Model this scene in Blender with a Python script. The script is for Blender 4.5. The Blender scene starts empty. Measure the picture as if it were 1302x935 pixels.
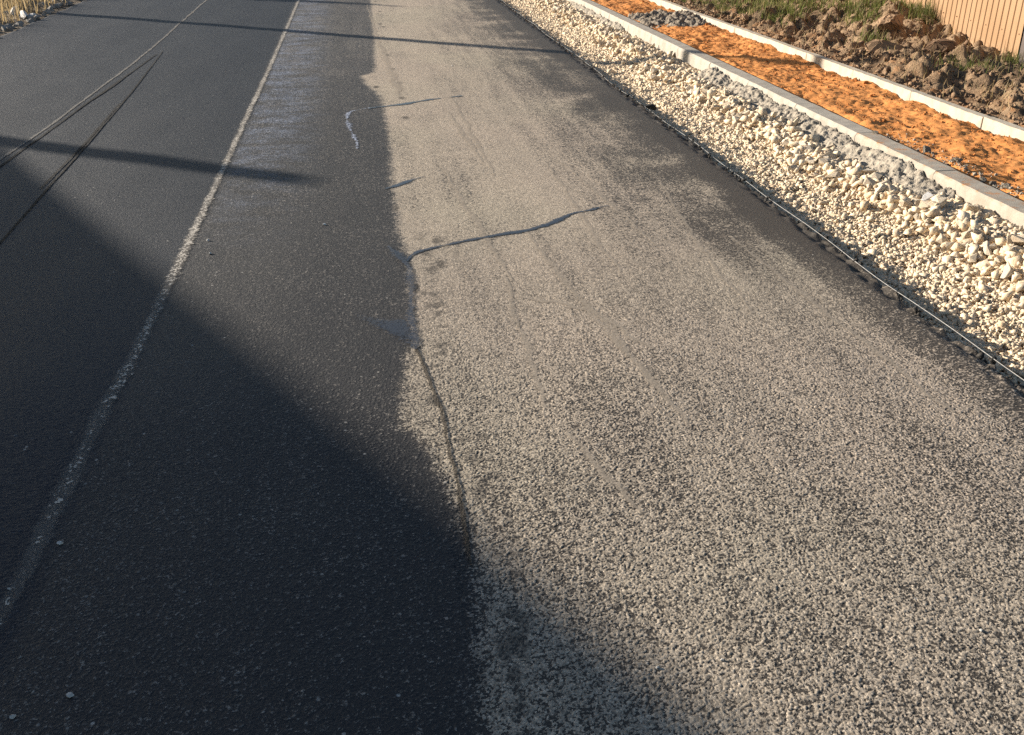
import bpy, bmesh, math, random
import numpy as np
from mathutils import Vector, Matrix, Quaternion
random.seed(7)
rng = np.random.default_rng(11)
S = bpy.context.scene
C = S.collection

# ------------------------------------------------------------------ camera, light, exposure
F, VPX, VPY = 1250.0, 440.0, -144.0
pitch = math.atan2(467.5 - VPY, F)
yaw = math.atan2(651.0 - VPX, math.hypot(F, 467.5 - VPY))
cam = bpy.data.cameras.new('camera')
cam.sensor_width = 36.0
cam.lens = 36.0 * F / 1302.0
cam.clip_start = 0.05
cam.clip_end = 3000
co = bpy.data.objects.new('camera', cam)
C.objects.link(co)
co.location = (0, 0, 1.6)
co.rotation_euler = (math.pi / 2 - pitch, 0, -yaw)
S.camera = co

SUN_EL = math.radians(17.0)
sx, sy = 1.0, -0.68                                   # ground direction in which shadows run
n_ = math.hypot(sx, sy)
sx, sy = sx / n_, sy / n_
world = bpy.data.worlds.new('World')
S.world = world
world.use_nodes = True
wn = world.node_tree.nodes
wl = world.node_tree.links
bgn = wn['Background']
sky = wn.new('ShaderNodeTexSky')
sky.sky_type = 'NISHITA'
sky.sun_disc = False
sky.sun_elevation = SUN_EL
sky.sun_rotation = math.atan2(-sx, -sy)
sky.air_density = 1.0
sky.dust_density = 1.0
sky.ozone_density = 1.5
wl.new(sky.outputs[0], bgn.inputs[0])
bgn.inputs[1].default_value = 0.05
sl = bpy.data.lights.new('sun', 'SUN')
sl.energy = 4.6
sl.angle = math.radians(0.53)
sl.color = (1.0, 0.89, 0.755)
so = bpy.data.objects.new('sun', sl)
C.objects.link(so)
so.rotation_euler = Vector((math.cos(SUN_EL) * sx, math.cos(SUN_EL) * sy, -math.sin(SUN_EL))).to_track_quat('-Z', 'Y').to_euler()
S.view_settings.view_transform = 'Standard'
S.view_settings.look = 'None'
S.view_settings.exposure = 1.32
S.view_settings.gamma = 1.0
S.cycles.max_bounces = 7
S.cycles.diffuse_bounces = 5
S.cycles.transparent_max_bounces = 12
S.cycles.use_denoising = False

# ------------------------------------------------------------------ noise for heights
def _hash(ix, iy, seed):
    h = (ix.astype(np.int64) * 374761393 + iy.astype(np.int64) * 668265263 + seed * 1442695041) & 0xffffffff
    h = ((h ^ (h >> 13)) * 1274126177) & 0xffffffff
    h = (h ^ (h >> 16)) & 0xffffffff
    return h / 4294967295.0 * 2 * math.pi

def pn(x, y, seed=0):
    x = np.asarray(x, float); y = np.asarray(y, float)
    ix = np.floor(x); iy = np.floor(y)
    fx = x - ix; fy = y - iy
    u = fx * fx * fx * (fx * (fx * 6 - 15) + 10)
    v = fy * fy * fy * (fy * (fy * 6 - 15) + 10)
    def g(dx, dy):
        a = _hash(ix + dx, iy + dy, seed)
        return np.cos(a) * (fx - dx) + np.sin(a) * (fy - dy)
    a = g(0, 0) * (1 - u) + g(1, 0) * u
    b = g(0, 1) * (1 - u) + g(1, 1) * u
    return (a * (1 - v) + b * v) * 1.5

def fbm(x, y, scale, octaves=4, seed=0, gain=0.5):
    t = 0; a = 1.0; f = 1.0 / scale
    for o in range(octaves):
        t = t + a * pn(x * f + 17.3 * o, y * f - 9.1 * o, seed + o * 31)
        a *= gain; f *= 2.03
    return t

def smooth(a, b, x):
    t = np.clip((np.asarray(x, float) - a) / (b - a), 0, 1)
    return t * t * (3 - 2 * t)

# ------------------------------------------------------------------ object helpers
def tag(o, label=None, cat=None, group=None, kind=None):
    if label: o['label'] = label
    if cat: o['category'] = cat
    if group: o['group'] = group
    if kind: o['kind'] = kind
    return o

def link_mesh(name, me, mat=None, parent=None):
    o = bpy.data.objects.new(name, me)
    C.objects.link(o)
    if mat is not None: me.materials.append(mat)
    if parent is not None: o.parent = parent
    return o

def mesh_np(name, verts, faces, mat=None, parent=None, shade=False):
    """verts (n,3), faces (m,k) array of one size k, or list of lists"""
    me = bpy.data.meshes.new(name)
    if isinstance(faces, np.ndarray):
        m, k = faces.shape
        me.vertices.add(len(verts)); me.vertices.foreach_set('co', np.ascontiguousarray(verts, np.float32).ravel())
        me.loops.add(m * k); me.loops.foreach_set('vertex_index', np.ascontiguousarray(faces, np.int32).ravel())
        me.polygons.add(m)
        me.polygons.foreach_set('loop_start', np.arange(0, m * k, k, dtype=np.int32))
        me.polygons.foreach_set('loop_total', np.full(m, k, np.int32))
        me.update(calc_edges=True)
        me.validate()
    else:
        me.from_pydata([tuple(v) for v in verts], [], [tuple(f) for f in faces])
        me.update()
    if shade:
        me.polygons.foreach_set('use_smooth', np.ones(len(me.polygons), bool))
    return link_mesh(name, me, mat, parent)

def grid(name, xs, ys, zf, mat, shade=True, warp=None):
    X, Y = np.meshgrid(xs, ys)
    if warp: X, Y = warp(X, Y)
    Z = zf(X, Y)
    nx, ny = len(xs), len(ys)
    v = np.stack([X.ravel(), Y.ravel(), Z.ravel()], 1)
    i = np.arange(nx * ny).reshape(ny, nx)
    f = np.stack([i[:-1, :-1].ravel(), i[:-1, 1:].ravel(), i[1:, 1:].ravel(), i[1:, :-1].ravel()], 1)
    return mesh_np(name, v, f, mat, None, shade)

def empty(name, loc=(0, 0, 0), rz=0):
    o = bpy.data.objects.new(name, None)
    C.objects.link(o)
    o.location = loc; o.rotation_euler = (0, 0, rz)
    o.empty_display_size = 0.1
    return o

def add_box(bm, x0, x1, y0, y1, z0, z1):
    r = bmesh.ops.create_cube(bm, size=1.0)
    for v in r['verts']:
        v.co = Vector((x0 + (v.co.x + .5) * (x1 - x0), y0 + (v.co.y + .5) * (y1 - y0), z0 + (v.co.z + .5) * (z1 - z0)))
    return r['verts']

def bm_obj(name, bm, mat, parent=None, bevel=0, segs=2):
    if bevel:
        bmesh.ops.bevel(bm, geom=list(bm.edges), offset=bevel, segments=segs, profile=0.5, affect='EDGES')
    me = bpy.data.meshes.new(name)
    bm.to_mesh(me); bm.free()
    return link_mesh(name, me, mat, parent)

# ------------------------------------------------------------------ material helpers
class MT:
    def __init__(self, name):
        self.m = bpy.data.materials.new(name)
        self.m.use_nodes = True
        self.t = self.m.node_tree
        self.b = self.t.nodes['Principled BSDF']
        self.out = self.t.nodes['Material Output']
        tc = self.t.nodes.new('ShaderNodeTexCoord')
        self.P = tc.outputs['Object']
    def n(self, typ, ins=None, **kw):
        nd = self.t.nodes.new(typ)
        for k, v in kw.items(): setattr(nd, k, v)
        for k, v in (ins or {}).items(): self.set(nd.inputs[k], v)
        return nd
    def set(self, sock, v):
        if isinstance(v, bpy.types.NodeSocket): self.t.links.new(v, sock)
        elif isinstance(v, (tuple, list)) and len(v) == 3 and sock.type == 'RGBA': sock.default_value = (*v, 1)
        else: sock.default_value = v
    def math(self, op, a, b=0.0, c=0.0, clamp=False):
        nd = self.n('ShaderNodeMath', {0: a, 1: b, 2: c}, operation=op, use_clamp=clamp)
        return nd.outputs[0]
    def mul(self, a, b): return self.math('MULTIPLY', a, b)
    def add(self, a, b): return self.math('ADD', a, b)
    def sub(self, a, b): return self.math('SUBTRACT', a, b)
    def ss(self, x, a, b, to0=0.0, to1=1.0):
        nd = self.n('ShaderNodeMapRange', {0: x, 1: a, 2: b, 3: to0, 4: to1}, interpolation_type='SMOOTHSTEP')
        return nd.outputs[0]
    def map(self, scale=(1, 1, 1), loc=(0, 0, 0), rot=(0, 0, 0)):
        return self.n('ShaderNodeMapping', {0: self.P, 1: loc, 2: rot, 3: scale}).outputs[0]
    def noise(self, scale, detail=3.0, rough=0.55, vec=None, dim='3D', dist=0.0):
        return self.n('ShaderNodeTexNoise', {'Vector': vec or self.P, 'Scale': scale, 'Detail': detail, 'Roughness': rough, 'Distortion': dist}, noise_dimensions=dim).outputs[0]
    def vor(self, scale, feature='F1', vec=None, dim='2D', rand=1.0):
        return self.n('ShaderNodeTexVoronoi', {'Vector': vec or self.P, 'Scale': scale, 'Randomness': rand}, voronoi_dimensions=dim, feature=feature)
    def mix(self, f, a, b, blend='MIX'):
        nd = self.n('ShaderNodeMix', data_type='RGBA', blend_type=blend)
        self.set(nd.inputs[0], f); self.set(nd.inputs[6], a); self.set(nd.inputs[7], b)
        return nd.outputs[2]
    def mixf(self, f, a, b):
        nd = self.n('ShaderNodeMix', data_type='FLOAT')
        self.set(nd.inputs[0], f); self.set(nd.inputs[2], a); self.set(nd.inputs[3], b)
        return nd.outputs[0]
    def sepc(self, c):
        return self.n('ShaderNodeSeparateColor', {0: c}).outputs
    def xyz(self, v=None):
        return self.n('ShaderNodeSeparateXYZ', {0: v or self.P}).outputs
    def bump(self, h, strength=1.0, dist=0.01):
        nd = self.n('ShaderNodeBump', {'Strength': strength, 'Distance': dist, 'Height': h})
        self.t.links.new(nd.outputs[0], self.b.inputs['Normal'])
    def base(self, c, rough=0.9, spec=0.5):
        self.set(self.b.inputs['Base Color'], c)
        self.set(self.b.inputs['Roughness'], rough)
        self.set(self.b.inputs['Specular IOR Level'], spec)
    def alpha(self, a):
        self.set(self.b.inputs['Alpha'], a)
    def curve(self, x, pts):
        nd = self.n('ShaderNodeFloatCurve', {1: x})
        cu = nd.mapping.curves[0]
        nd.mapping.use_clip = False
        while len(cu.points) < len(pts): cu.points.new(0.5, 0.5)
        for p, (a, b) in zip(cu.points, pts):
            p.location = (a, b); p.handle_type = 'VECTOR'
        nd.mapping.update()
        return nd.outputs[0]

# boundary between the dark strip and the pale worn lane: (x, y)
JOINT = [(0.249, 15.996), (0.193, 12.169), (0.152, 10.133), (0.134, 9.75), (0.007, 9.6), (0.05, 9.149), (0.16, 8.574), (0.17, 7.887),
         (0.172, 6.802), (0.152, 5.924), (0.145, 5.316), (0.148, 4.832), (0.169, 4.416), (0.142, 3.795), (0.13, 3.47), (0.095, 3.4),
         (0.069, 3.091), (0.05, 2.866), (0.118, 2.712), (0.155, 2.554), (0.186, 2.378), (0.203, 2.22), (0.209, 2.078), (0.193, 1.892),
         (0.174, 1.679), (0.149, 1.509)]

def m_asphalt():
    m = MT('asphalt')
    x, y, z = m.xyz()
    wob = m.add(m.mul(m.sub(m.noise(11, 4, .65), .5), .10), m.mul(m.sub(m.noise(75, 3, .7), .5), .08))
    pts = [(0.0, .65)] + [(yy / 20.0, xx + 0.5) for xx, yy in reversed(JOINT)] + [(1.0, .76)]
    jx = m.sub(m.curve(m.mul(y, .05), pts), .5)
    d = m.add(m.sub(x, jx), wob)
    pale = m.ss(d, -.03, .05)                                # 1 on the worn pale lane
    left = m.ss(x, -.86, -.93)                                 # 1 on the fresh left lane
    # grains
    wc = m.n('ShaderNodeTexNoise', {'Vector': m.P, 'Scale': 170.0, 'Detail': 3.0, 'Roughness': .65}).outputs['Color']
    wv = m.n('ShaderNodeVectorMath', {0: wc, 1: (.5, .5, .5)}, operation='SUBTRACT').outputs[0]
    wv = m.n('ShaderNodeVectorMath', {0: wv, 3: .016}, operation='SCALE').outputs[0]
    wp_ = m.n('ShaderNodeVectorMath', {0: m.P, 1: wv}, operation='ADD').outputs[0]
    va = m.vor(140, vec=wp_); vb = m.vor(75, vec=wp_); vc = m.vor(300, vec=wp_)
    ca = m.sepc(va.outputs['Color']); cb = m.sepc(vb.outputs['Color']); cc = m.sepc(vc.outputs['Color'])
    dome_a = m.sub(1.0, m.mul(m.math('POWER', va.outputs['Distance'], 2.0), 1.3))
    dome_b = m.sub(1.0, m.mul(m.math('POWER', vb.outputs['Distance'], 2.0), 1.3))
    fine = m.noise(230, 4, .72)
    mid = m.noise(48, 4, .65)
    h = m.add(m.add(m.mul(m.mul(dome_a, m.add(.15, ca[0])), .50), m.mul(m.mul(dome_b, cb[0]), .40)), m.add(m.mul(fine, .75), m.mul(mid, .55)))
    h = m.sub(h, .22)
    gh = m.n('ShaderNodeAttribute', attribute_name='grain').outputs['Fac']
    gf = m.n('ShaderNodeAttribute', attribute_name='relief').outputs['Fac']
    # how far dust and wear reach down between the grains
    tracks = m.noise(1.0, 4, .55, m.map((2.2, .28, 1)))
    patch = m.noise(1.6, 4, .6)
    broad = m.noise(.55, 2, .5)
    streak = m.noise(1.0, 3, .6, m.map((9, .6, 1)))
    edge_dark = m.mul(m.ss(x, .95, 1.95), m.mul(m.ss(y, 3.2, 5.2), m.ss(patch, .22, .66)))
    wp = m.add(.615, m.add(m.mul(m.sub(tracks, .5), .42), m.add(m.mul(m.sub(patch, .5), .38), m.mul(m.sub(streak, .5), .46))))
    wp = m.sub(wp, m.mul(edge_dark, .46))
    wp = m.sub(wp, m.mul(m.ss(m.add(x, m.mul(m.sub(mid, .5), .25)), 1.92, 2.22), .34))
    wm = m.add(.18, m.add(m.mul(m.sub(patch, .5), .22), m.mul(m.sub(streak, .5), .14)))
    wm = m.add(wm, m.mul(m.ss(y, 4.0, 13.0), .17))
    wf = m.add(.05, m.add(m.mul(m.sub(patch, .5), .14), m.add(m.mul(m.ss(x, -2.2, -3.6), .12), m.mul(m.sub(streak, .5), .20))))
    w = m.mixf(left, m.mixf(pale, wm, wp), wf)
    lev = m.mul(m.sub(1.0, w), 1.30)
    cover = m.ss(m.sub(h, lev), -.09, .12)
    gn = m.add(m.add(m.mul(gh, .78), m.mul(ca[0], .22)), m.add(m.mul(m.sub(fine, .5), .6), m.mul(m.sub(mid, .5), .28)))
    lev2 = m.ss(m.sub(m.sub(1.0, w), gn), .11, -.11)
    cover = m.mixf(gf, cover, lev2)
    # colours
    tone = m.add(.45, m.add(m.mul(ca[1], .62), m.add(m.mul(cc[1], .30), m.mul(m.math('POWER', cc[2], 9.0), .9))))  # random tone per grain, plus small bright glints painted into the colour
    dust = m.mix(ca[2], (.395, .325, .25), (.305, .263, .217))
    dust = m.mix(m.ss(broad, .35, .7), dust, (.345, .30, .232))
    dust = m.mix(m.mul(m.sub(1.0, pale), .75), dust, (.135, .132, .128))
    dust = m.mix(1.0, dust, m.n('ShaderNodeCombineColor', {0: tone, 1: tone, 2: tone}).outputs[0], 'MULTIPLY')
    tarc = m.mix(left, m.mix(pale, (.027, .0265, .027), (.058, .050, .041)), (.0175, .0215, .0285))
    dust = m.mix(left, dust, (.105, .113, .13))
    col = m.mix(cover, tarc, dust)  # dark gaps: bitumen colour, with the shade between grains painted in
    # bluish sky sheen painted into the colour beside the centre seam
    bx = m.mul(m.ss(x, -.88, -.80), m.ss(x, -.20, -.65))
    blue_sheen = m.mul(bx, m.mul(m.ss(m.add(m.mul(m.noise(1.0, 6, .72, m.map((3.2, 5.5, 1))), .8), m.mul(m.noise(34, 4, .7), .3)), .44, .72), m.ss(y, 4.2, 8.0)))
    blue_sheen = m.mul(blue_sheen, m.ss(m.add(m.mul(mid, .7), m.mul(ca[0], .6)), .42, .85))
    col = m.mix(m.mul(blue_sheen, .85), col, (.265, .315, .42))
    # scattered pale chips
    ch = m.vor(17)
    chip = m.mul(m.ss(ch.outputs['Distance'], .10, .05), m.ss(m.sepc(ch.outputs['Color'])[0], .90, .92))
    chip = m.mul(chip, m.ss(m.noise(2.3, 2), .48, .60))
    col = m.mix(m.mul(chip, .8), col, (.42, .40, .36))
    # dark bitumen blots and paler smears on the worn lane
    bv = m.vor(5.5, vec=m.map((1, .45, 1)))
    blot = m.mul(m.mul(m.ss(m.add(bv.outputs['Distance'], m.mul(m.sub(mid, .5), .35)), .20, .08), m.ss(m.sepc(bv.outputs['Color'])[0], .72, .76)),
                 m.mul(pale, m.ss(d, .45, .05)))
    col = m.mix(m.mul(blot, .9), col, (.042, .038, .033))
    row = m.math('ABSOLUTE', m.sub(d, m.add(.11, m.mul(m.sub(m.noise(2.2, 2), .5), .18))))
    row = m.mul(m.ss(m.add(row, m.mul(m.sub(mid, .5), .06)), .055, .012), m.mul(m.ss(m.noise(1.0, 3, .6, m.map((9, 11, 1))), .50, .58), m.ss(y, 5.3, 4.4)))
    col = m.mix(m.mul(row, .62), col, (.045, .041, .036))
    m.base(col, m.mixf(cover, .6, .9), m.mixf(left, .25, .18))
    m.bump(h, m.mixf(gf, .8, .35), .0040)
    return m.m

def m_speckle(name, col_a, col_b, lo, hi, rough=.8, spec=.4, scale=130, bumpd=.004, edge0=.05, edge1=.6, alpha_max=1.0):
    """surface mark on a ribbon; its coverage breaks up in grains toward the ribbon's edges"""
    m = MT(name)
    e = m.n('ShaderNodeAttribute', attribute_name='edge').outputs['Fac']
    v = m.vor(scale); c = m.sepc(v.outputs['Color'])
    g = m.add(m.mul(c[0], .5), m.add(m.mul(m.noise(40, 3, .6), .6), m.mul(m.noise(6, 3, .6), .5)))
    a = m.ss(m.add(g, m.mul(m.ss(e, edge0, edge1), .9)), lo, hi)
    m.base(m.mix(c[1], col_a, col_b), rough, spec)
    m.alpha(m.mul(a, alpha_max))
    if bumpd: m.bump(m.add(m.mul(v.outputs['Distance'], -1.0), m.mul(m.noise(60, 3), .5)), .8, bumpd)
    return m.m

def m_simple(name, ca, cb, scale, rough=.9, bump=0.0, bscale=None, spec=.3, detail=5, cc=None, cscale=1.5):
    m = MT(name)
    f = m.ss(m.noise(scale, detail, .6), .32, .68)
    col = m.mix(f, ca, cb)
    if cc: col = m.mix(m.mul(m.ss(m.noise(cscale, 4, .6), .45, .65), .8), col, cc)
    m.base(col, rough, spec)
    if bump: m.bump(m.noise(bscale or scale * 2, 6, .65), 1.0, bump)
    return m.m

def m_stone(name, cols, rough=.9):
    m = MT(name)
    t = m.n('ShaderNodeAttribute', attribute_name='tint').outputs['Fac']
    r = m.n('ShaderNodeObjectInfo').outputs['Random']
    k = m.math('FRACT', m.add(t, r))
    ramp = m.n('ShaderNodeValToRGB', {0: k})
    el = ramp.color_ramp.elements
    while len(el) < len(cols): el.new(.5)
    for i, c in enumerate(cols):
        el[i].position = i / (len(cols) - 1); el[i].color = (*c, 1)
    col = m.mix(m.mul(m.noise(35, 4, .6), .35), ramp.outputs[0], tuple(v * .72 for v in cols[0]))
    m.base(col, rough, .25)
    m.bump(m.noise(90, 5, .65), .8, .006)
    return m.m

def m_concrete(name, base, stain, sandy=0.0):
    m = MT(name)
    f = m.noise(14, 6, .65)
    col = m.mix(m.ss(f, .35, .7), base, tuple(v * .82 for v in base))
    col = m.mix(m.mul(m.ss(m.noise(3.5, 5, .7), .45, .66), .8), col, stain)
    p = m.vor(150); pit = m.mul(m.ss(p.outputs['Distance'], .16, .07), m.ss(m.sepc(p.outputs['Color'])[0], .80, .84))
    col = m.mix(m.mul(pit, .6), col, (.12, .11, .10))
    if sandy:
        x, y, z = m.xyz()
        s = m.mul(m.ss(m.noise(11, 5, .7), .50, .66), m.ss(z, -.02, .0))
        col = m.mix(m.mul(s, sandy), col, (.42, .19, .07))
    m.base(col, .85, .3)
    m.bump(m.add(m.noise(120, 4, .6), m.mul(pit, -1.2)), .5, .003)
    return m.m

def m_soil():
    m = MT('soil')
    a = m.noise(5, 6, .65); b = m.noise(1.7, 4, .6); c = m.noise(45, 5, .65)
    col = m.mix(m.ss(a, .35, .65), (.215, .142, .085), (.345, .24, .148))
    col = m.mix(m.mul(m.ss(b, .50, .62), .75), col, (.075, .05, .034))
    col = m.mix(m.mul(m.ss(c, .45, .7), .35), col, (.36, .26, .17))
    x, y, z = m.xyz()
    s = m.mul(m.ss(m.noise(7, 5, .7), .50, .62), m.ss(x, 5.15, 4.5))
    col = m.mix(m.mul(s, .6), col, (.42, .19, .07))
    g = m.mul(m.ss(m.noise(2.4, 4, .6), .50, .60), m.ss(m.sub(y, m.mul(x, -.6)), 13.5, 16.0))
    col = m.mix(m.mul(g, .6), col, (.085, .085, .04))
    m.base(col, .95, .15)
    m.bump(m.add(m.noise(60, 6, .7), m.mul(m.noise(18, 5, .65), 1.2)), 1.0, .022)
    return m.m

def m_sand():
    m = MT('orange_sand')
    a = m.noise(6, 6, .65); b = m.noise(70, 5, .7)
    col = m.mix(m.ss(a, .35, .65), (.60, .262, .085), (.55, .225, .068))
    col = m.mix(m.mul(m.ss(b, .5, .75), .4), col, (.60, .28, .10))
    col = m.mix(m.mul(m.ss(m.noise(9, 5, .7), .62, .78), .35), col, (.36, .15, .05))
    m.base(col, .95, .15)
    m.bump(m.add(m.noise(22, 5, .6), m.mul(m.noise(110, 5, .65), .3)), .8, .0065)
    return m.m

def m_blade(name, cols):
    m = MT(name)
    t = m.n('ShaderNodeAttribute', attribute_name='tint').outputs['Fac']
    ramp = m.n('ShaderNodeValToRGB', {0: t})
    el = ramp.color_ramp.elements
    while len(el) < len(cols): el.new(.5)
    for i, c in enumerate(cols):
        el[i].position = i / (len(cols) - 1); el[i].color = (*c, 1)
    m.base(ramp.outputs[0], .8, .2)
    tr = m.n('ShaderNodeBsdfTranslucent', {0: ramp.outputs[0]})
    mx = m.n('ShaderNodeMixShader', {0: .42, 1: m.b.outputs[0], 2: tr.outputs[0]})
    m.t.links.new(mx.outputs[0], m.out.inputs[0])
    return m.m

M = {}
M['asphalt'] = m_asphalt()
M['crumb'] = m_simple('asphalt_crumb', (.028, .026, .024), (.06, .055, .048), 60, .9, .012, 50)
def m_centre():
    m = MT('pale_grit')
    e = m.n('ShaderNodeAttribute', attribute_name='edge').outputs['Fac']
    x, y, z = m.xyz()
    v = m.vor(120); c = m.sepc(v.outputs['Color'])
    n1 = m.noise(30, 4, .7); n2 = m.noise(4, 3, .6); n3 = m.noise(150, 3, .7)
    body = m.mul(m.ss(m.add(e, m.mul(m.sub(n1, .5), 1.1)), .10, .75), m.add(.28, m.mul(m.ss(n3, .35, .65), .35)))
    body = m.mul(body, m.ss(y, 1.6, 2.4, .25, 1.0))
    gr = m.ss(m.add(m.mul(c[0], .8), m.add(m.mul(m.sub(n1, .5), 1.2), m.add(m.mul(n2, .7), m.mul(m.ss(e, 0, .9), .42)))), m.ss(y, 2.0, 5.5, 1.48, 1.12), m.ss(y, 2.0, 5.5, 1.60, 1.32))
    a = m.math('MAXIMUM', m.mul(body, m.ss(y, 2.2, 6.5, .7, 1.15)), gr)
    m.base(m.mix(gr, (.25, .23, .20), (.50, .465, .405)), .85, .3)
    m.alpha(m.math('MINIMUM', a, .95))
    m.bump(m.add(m.mul(n3, .8), m.mul(n1, .6)), .8, .004)
    return m.m
M['centre'] = m_centre()
M['tar'] = m_speckle('bitumen', (.018, .020, .026), (.030, .031, .036), 1.0, 1.45, rough=.24, spec=.8, bumpd=.0003, edge0=.0, edge1=.7, alpha_max=.9)
M['puddle'] = m_speckle('bitumen_smear', (.036, .041, .053), (.05, .055, .067), .95, 1.75, rough=.3, spec=.75, bumpd=.0006, edge0=.0, edge1=1.0, alpha_max=.62)
M['groove'] = m_speckle('seam_shadowless', (.005, .005, .006), (.009, .009, .009), .6, .85, rough=.8, spec=.2, edge0=0, edge1=.5)
M['ridge'] = m_speckle('seam_grit', (.22, .205, .18), (.12, .115, .11), .95, 1.4, edge0=.0, edge1=.9, alpha_max=.8)
M['crackdark'] = m_speckle('crack_dirt', (.040, .035, .029), (.07, .06, .048), 1.0, 1.45, rough=.9, spec=.2, edge0=0, edge1=.9, alpha_max=.8)
M['lime'] = m_speckle('lime_mark', (.36, .41, .52), (.22, .26, .34), 1.3, 1.9, scale=70, alpha_max=.8, edge0=0, edge1=1.0)
M['dusty'] = m_speckle('pale_scuff', (.40, .345, .275), (.35, .30, .24), 1.15, 1.6, scale=150, bumpd=0.0, edge0=0, edge1=1.0, alpha_max=.5)
M['gravelbed'] = m_simple('limestone_fines', (.58, .465, .33), (.46, .36, .25), 30, .95, .012, 60)
M['lime_stone'] = m_stone('limestone', [(.71, .575, .40), (.76, .635, .46), (.60, .465, .315), (.73, .60, .43), (.52, .42, .31)])
M['lime_big'] = m_stone('pale_limestone', [(.60, .51, .385), (.66, .58, .46), (.53, .435, .32), (.62, .535, .41)])
M['white_stone'] = m_stone('white_stone', [(.80, .78, .74), (.70, .68, .64)])
M['grey_stone'] = m_stone('grey_rubble', [(.30, .28, .25), (.40, .38, .34), (.22, .20, .18)])
M['kerb'] = m_concrete('kerb_concrete', (.37, .34, .29), (.28, .25, .205))
M['kerb_sandy'] = m_concrete('kerb_concrete_sandy', (.36, .325, .27), (.29, .245, .19), .9)
M['kerb_pale'] = m_concrete('pale_kerb_concrete', (.47, .42, .335), (.38, .325, .25))
M['mortar'] = m_simple('wet_mortar', (.285, .25, .20), (.395, .352, .285), 22, .95, .012, 55, .2)
M['mortar_brown'] = m_simple('muddy_mortar', (.20, .165, .125), (.31, .265, .21), 16, .95, .012, 55, .2)
M['sand'] = m_sand()
M['soil'] = m_soil()
M['soilclod'] = m_stone('soil_clod', [(.26, .165, .097), (.335, .225, .138), (.16, .10, .062), (.295, .19, .115)], .95)
M['sandclod'] = m_stone('sand_clod', [(.52, .21, .06), (.46, .18, .05), (.34, .13, .04)], .95)
M['ground'] = m_simple('meadow', (.10, .085, .045), (.16, .13, .075), .8, .95, .05, 8, .1, cc=(.07, .075, .03), cscale=.15)
M['verge'] = m_simple('verge_soil', (.11, .085, .06), (.24, .20, .15), 6, .95, .03, 25, .15)
M['drygrass'] = m_blade('dry_blades', [(.50, .37, .18), (.60, .46, .25), (.36, .25, .12), (.66, .55, .34)])
M['greengrass'] = m_blade('green_blades', [(.11, .14, .035), (.16, .185, .05), (.09, .11, .035), (.30, .26, .13)])
M['needles'] = m_simple('spruce_needles', (.035, .055, .025), (.06, .085, .035), 9, .8)
M['cord'] = m_simple('white_cord', (.44, .43, .41), (.30, .29, .27), 40, .8)
M['wood'] = m_simple('weathered_wood', (.20, .16, .115), (.30, .24, .17), 12, .9, .006, 40)
M['concrete_pole'] = m_concrete('pole_concrete', (.38, .37, .34), (.30, .28, .25))
M['wall'] = m_simple('pale_plaster', (.52, .47, .38), (.46, .41, .33), 4, .9, .004, 80)
M['roof'] = m_simple('brown_sheet_roof', (.16, .07, .05), (.20, .09, .065), 3, .5)
M['glass'] = m_simple('window_glass', (.03, .035, .04), (.04, .045, .05), 2, .08, spec=.6)
M['white'] = m_simple('white_frame', (.75, .74, .71), (.70, .69, .66), 6, .5)
M['dark_metal'] = m_simple('dark_brown_metal', (.085, .068, .062), (.10, .08, .072), 9, .55)

# fence sheet: painted steel, faded and dusty
def m_fence():
    m = MT('peach_sheet_steel')
    x, y, z = m.xyz()
    col = m.mix(m.ss(m.noise(2.2, 4, .6), .4, .62), (.31, .192, .105), (.285, .173, .092))
    col = m.mix(m.mul(m.ss(z, .30, .02), m.ss(m.noise(9, 5, .7), .38, .60)), col, (.40, .27, .17))
    col = m.mix(m.mul(m.ss(m.noise(34, 5, .7, m.map((1, 1, .3))), .60, .72), .35), col, (.34, .22, .14))
    m.base(col, .45, .4)
    m.bump(m.noise(3.0, 3), .25, .01)
    return m.m
M['fence'] = m_fence()

# ------------------------------------------------------------------ levels
def road_z(x, y):
    x = np.asarray(x, float); y = np.asarray(y, float)
    return .007 * pn(x * .9, y * .45, 3) + .0035 * pn(x * 2.6, y * 1.2, 4)

ROAD_L, ROAD_R = -4.17, 2.275
def edge_r(y):
    y = np.asarray(y, float)
    return ROAD_R + .030 * pn(y * .8, y * 0 + 5.2, 21) + .022 * pn(y * 3.1, y * 0 + 1.7, 22) + .018 * pn(y * 10, y * 0 + .3, 23) + .009 * pn(y * 24, y * 0 + 2.3, 24)

def gravel_z(x, y):
    x = np.asarray(x, float); y = np.asarray(y, float)
    z = -.098 + .03 * smooth(2.45, 2.9, x) + .012 * pn(x * 3, y * 2, 40) + .010 * pn(x * 9, y * 8, 41)
    berm = np.exp(-((x - 3.02 - .05 * pn(y * 1.1, y * 0, 43)) / .12) ** 2) * (.05 + .03 * pn(y * 1.7, y * 0 + 3, 42))
    return z + berm + .05 * smooth(2.95, 3.25, x) + .05 * smooth(2.9, 3.25, x) * smooth(5.3, 4.6, y)

K1F, K1B, K1T = 3.29, 3.44, .105                     # roadside kerb: front, back, top
K2F, K2B, K2T = 4.345, 4.425, .135                   # far kerb
def sand_z(x, y):
    x = np.asarray(x, float); y = np.asarray(y, float)
    z = .058 + .028 * pn(x * 1.6, y * 1.3, 50) + .022 * pn(x * 4, y * 3.6, 51) + .018 * np.abs(pn(x * 8, y * 7, 52)) + .010 * np.abs(pn(x * 19, y * 17, 56)) + .005 * pn(x * 26, y * 24, 53) + .0022 * pn(x * 55, y * 55, 54)
    z += .025 * np.exp(-((x - 4.22) / .10) ** 2) * (pn(y * 2.3, y * 0 + 8, 55) + .4)
    z -= .045 * np.exp(-((x - K1B) / .07) ** 2)
    return z

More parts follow.
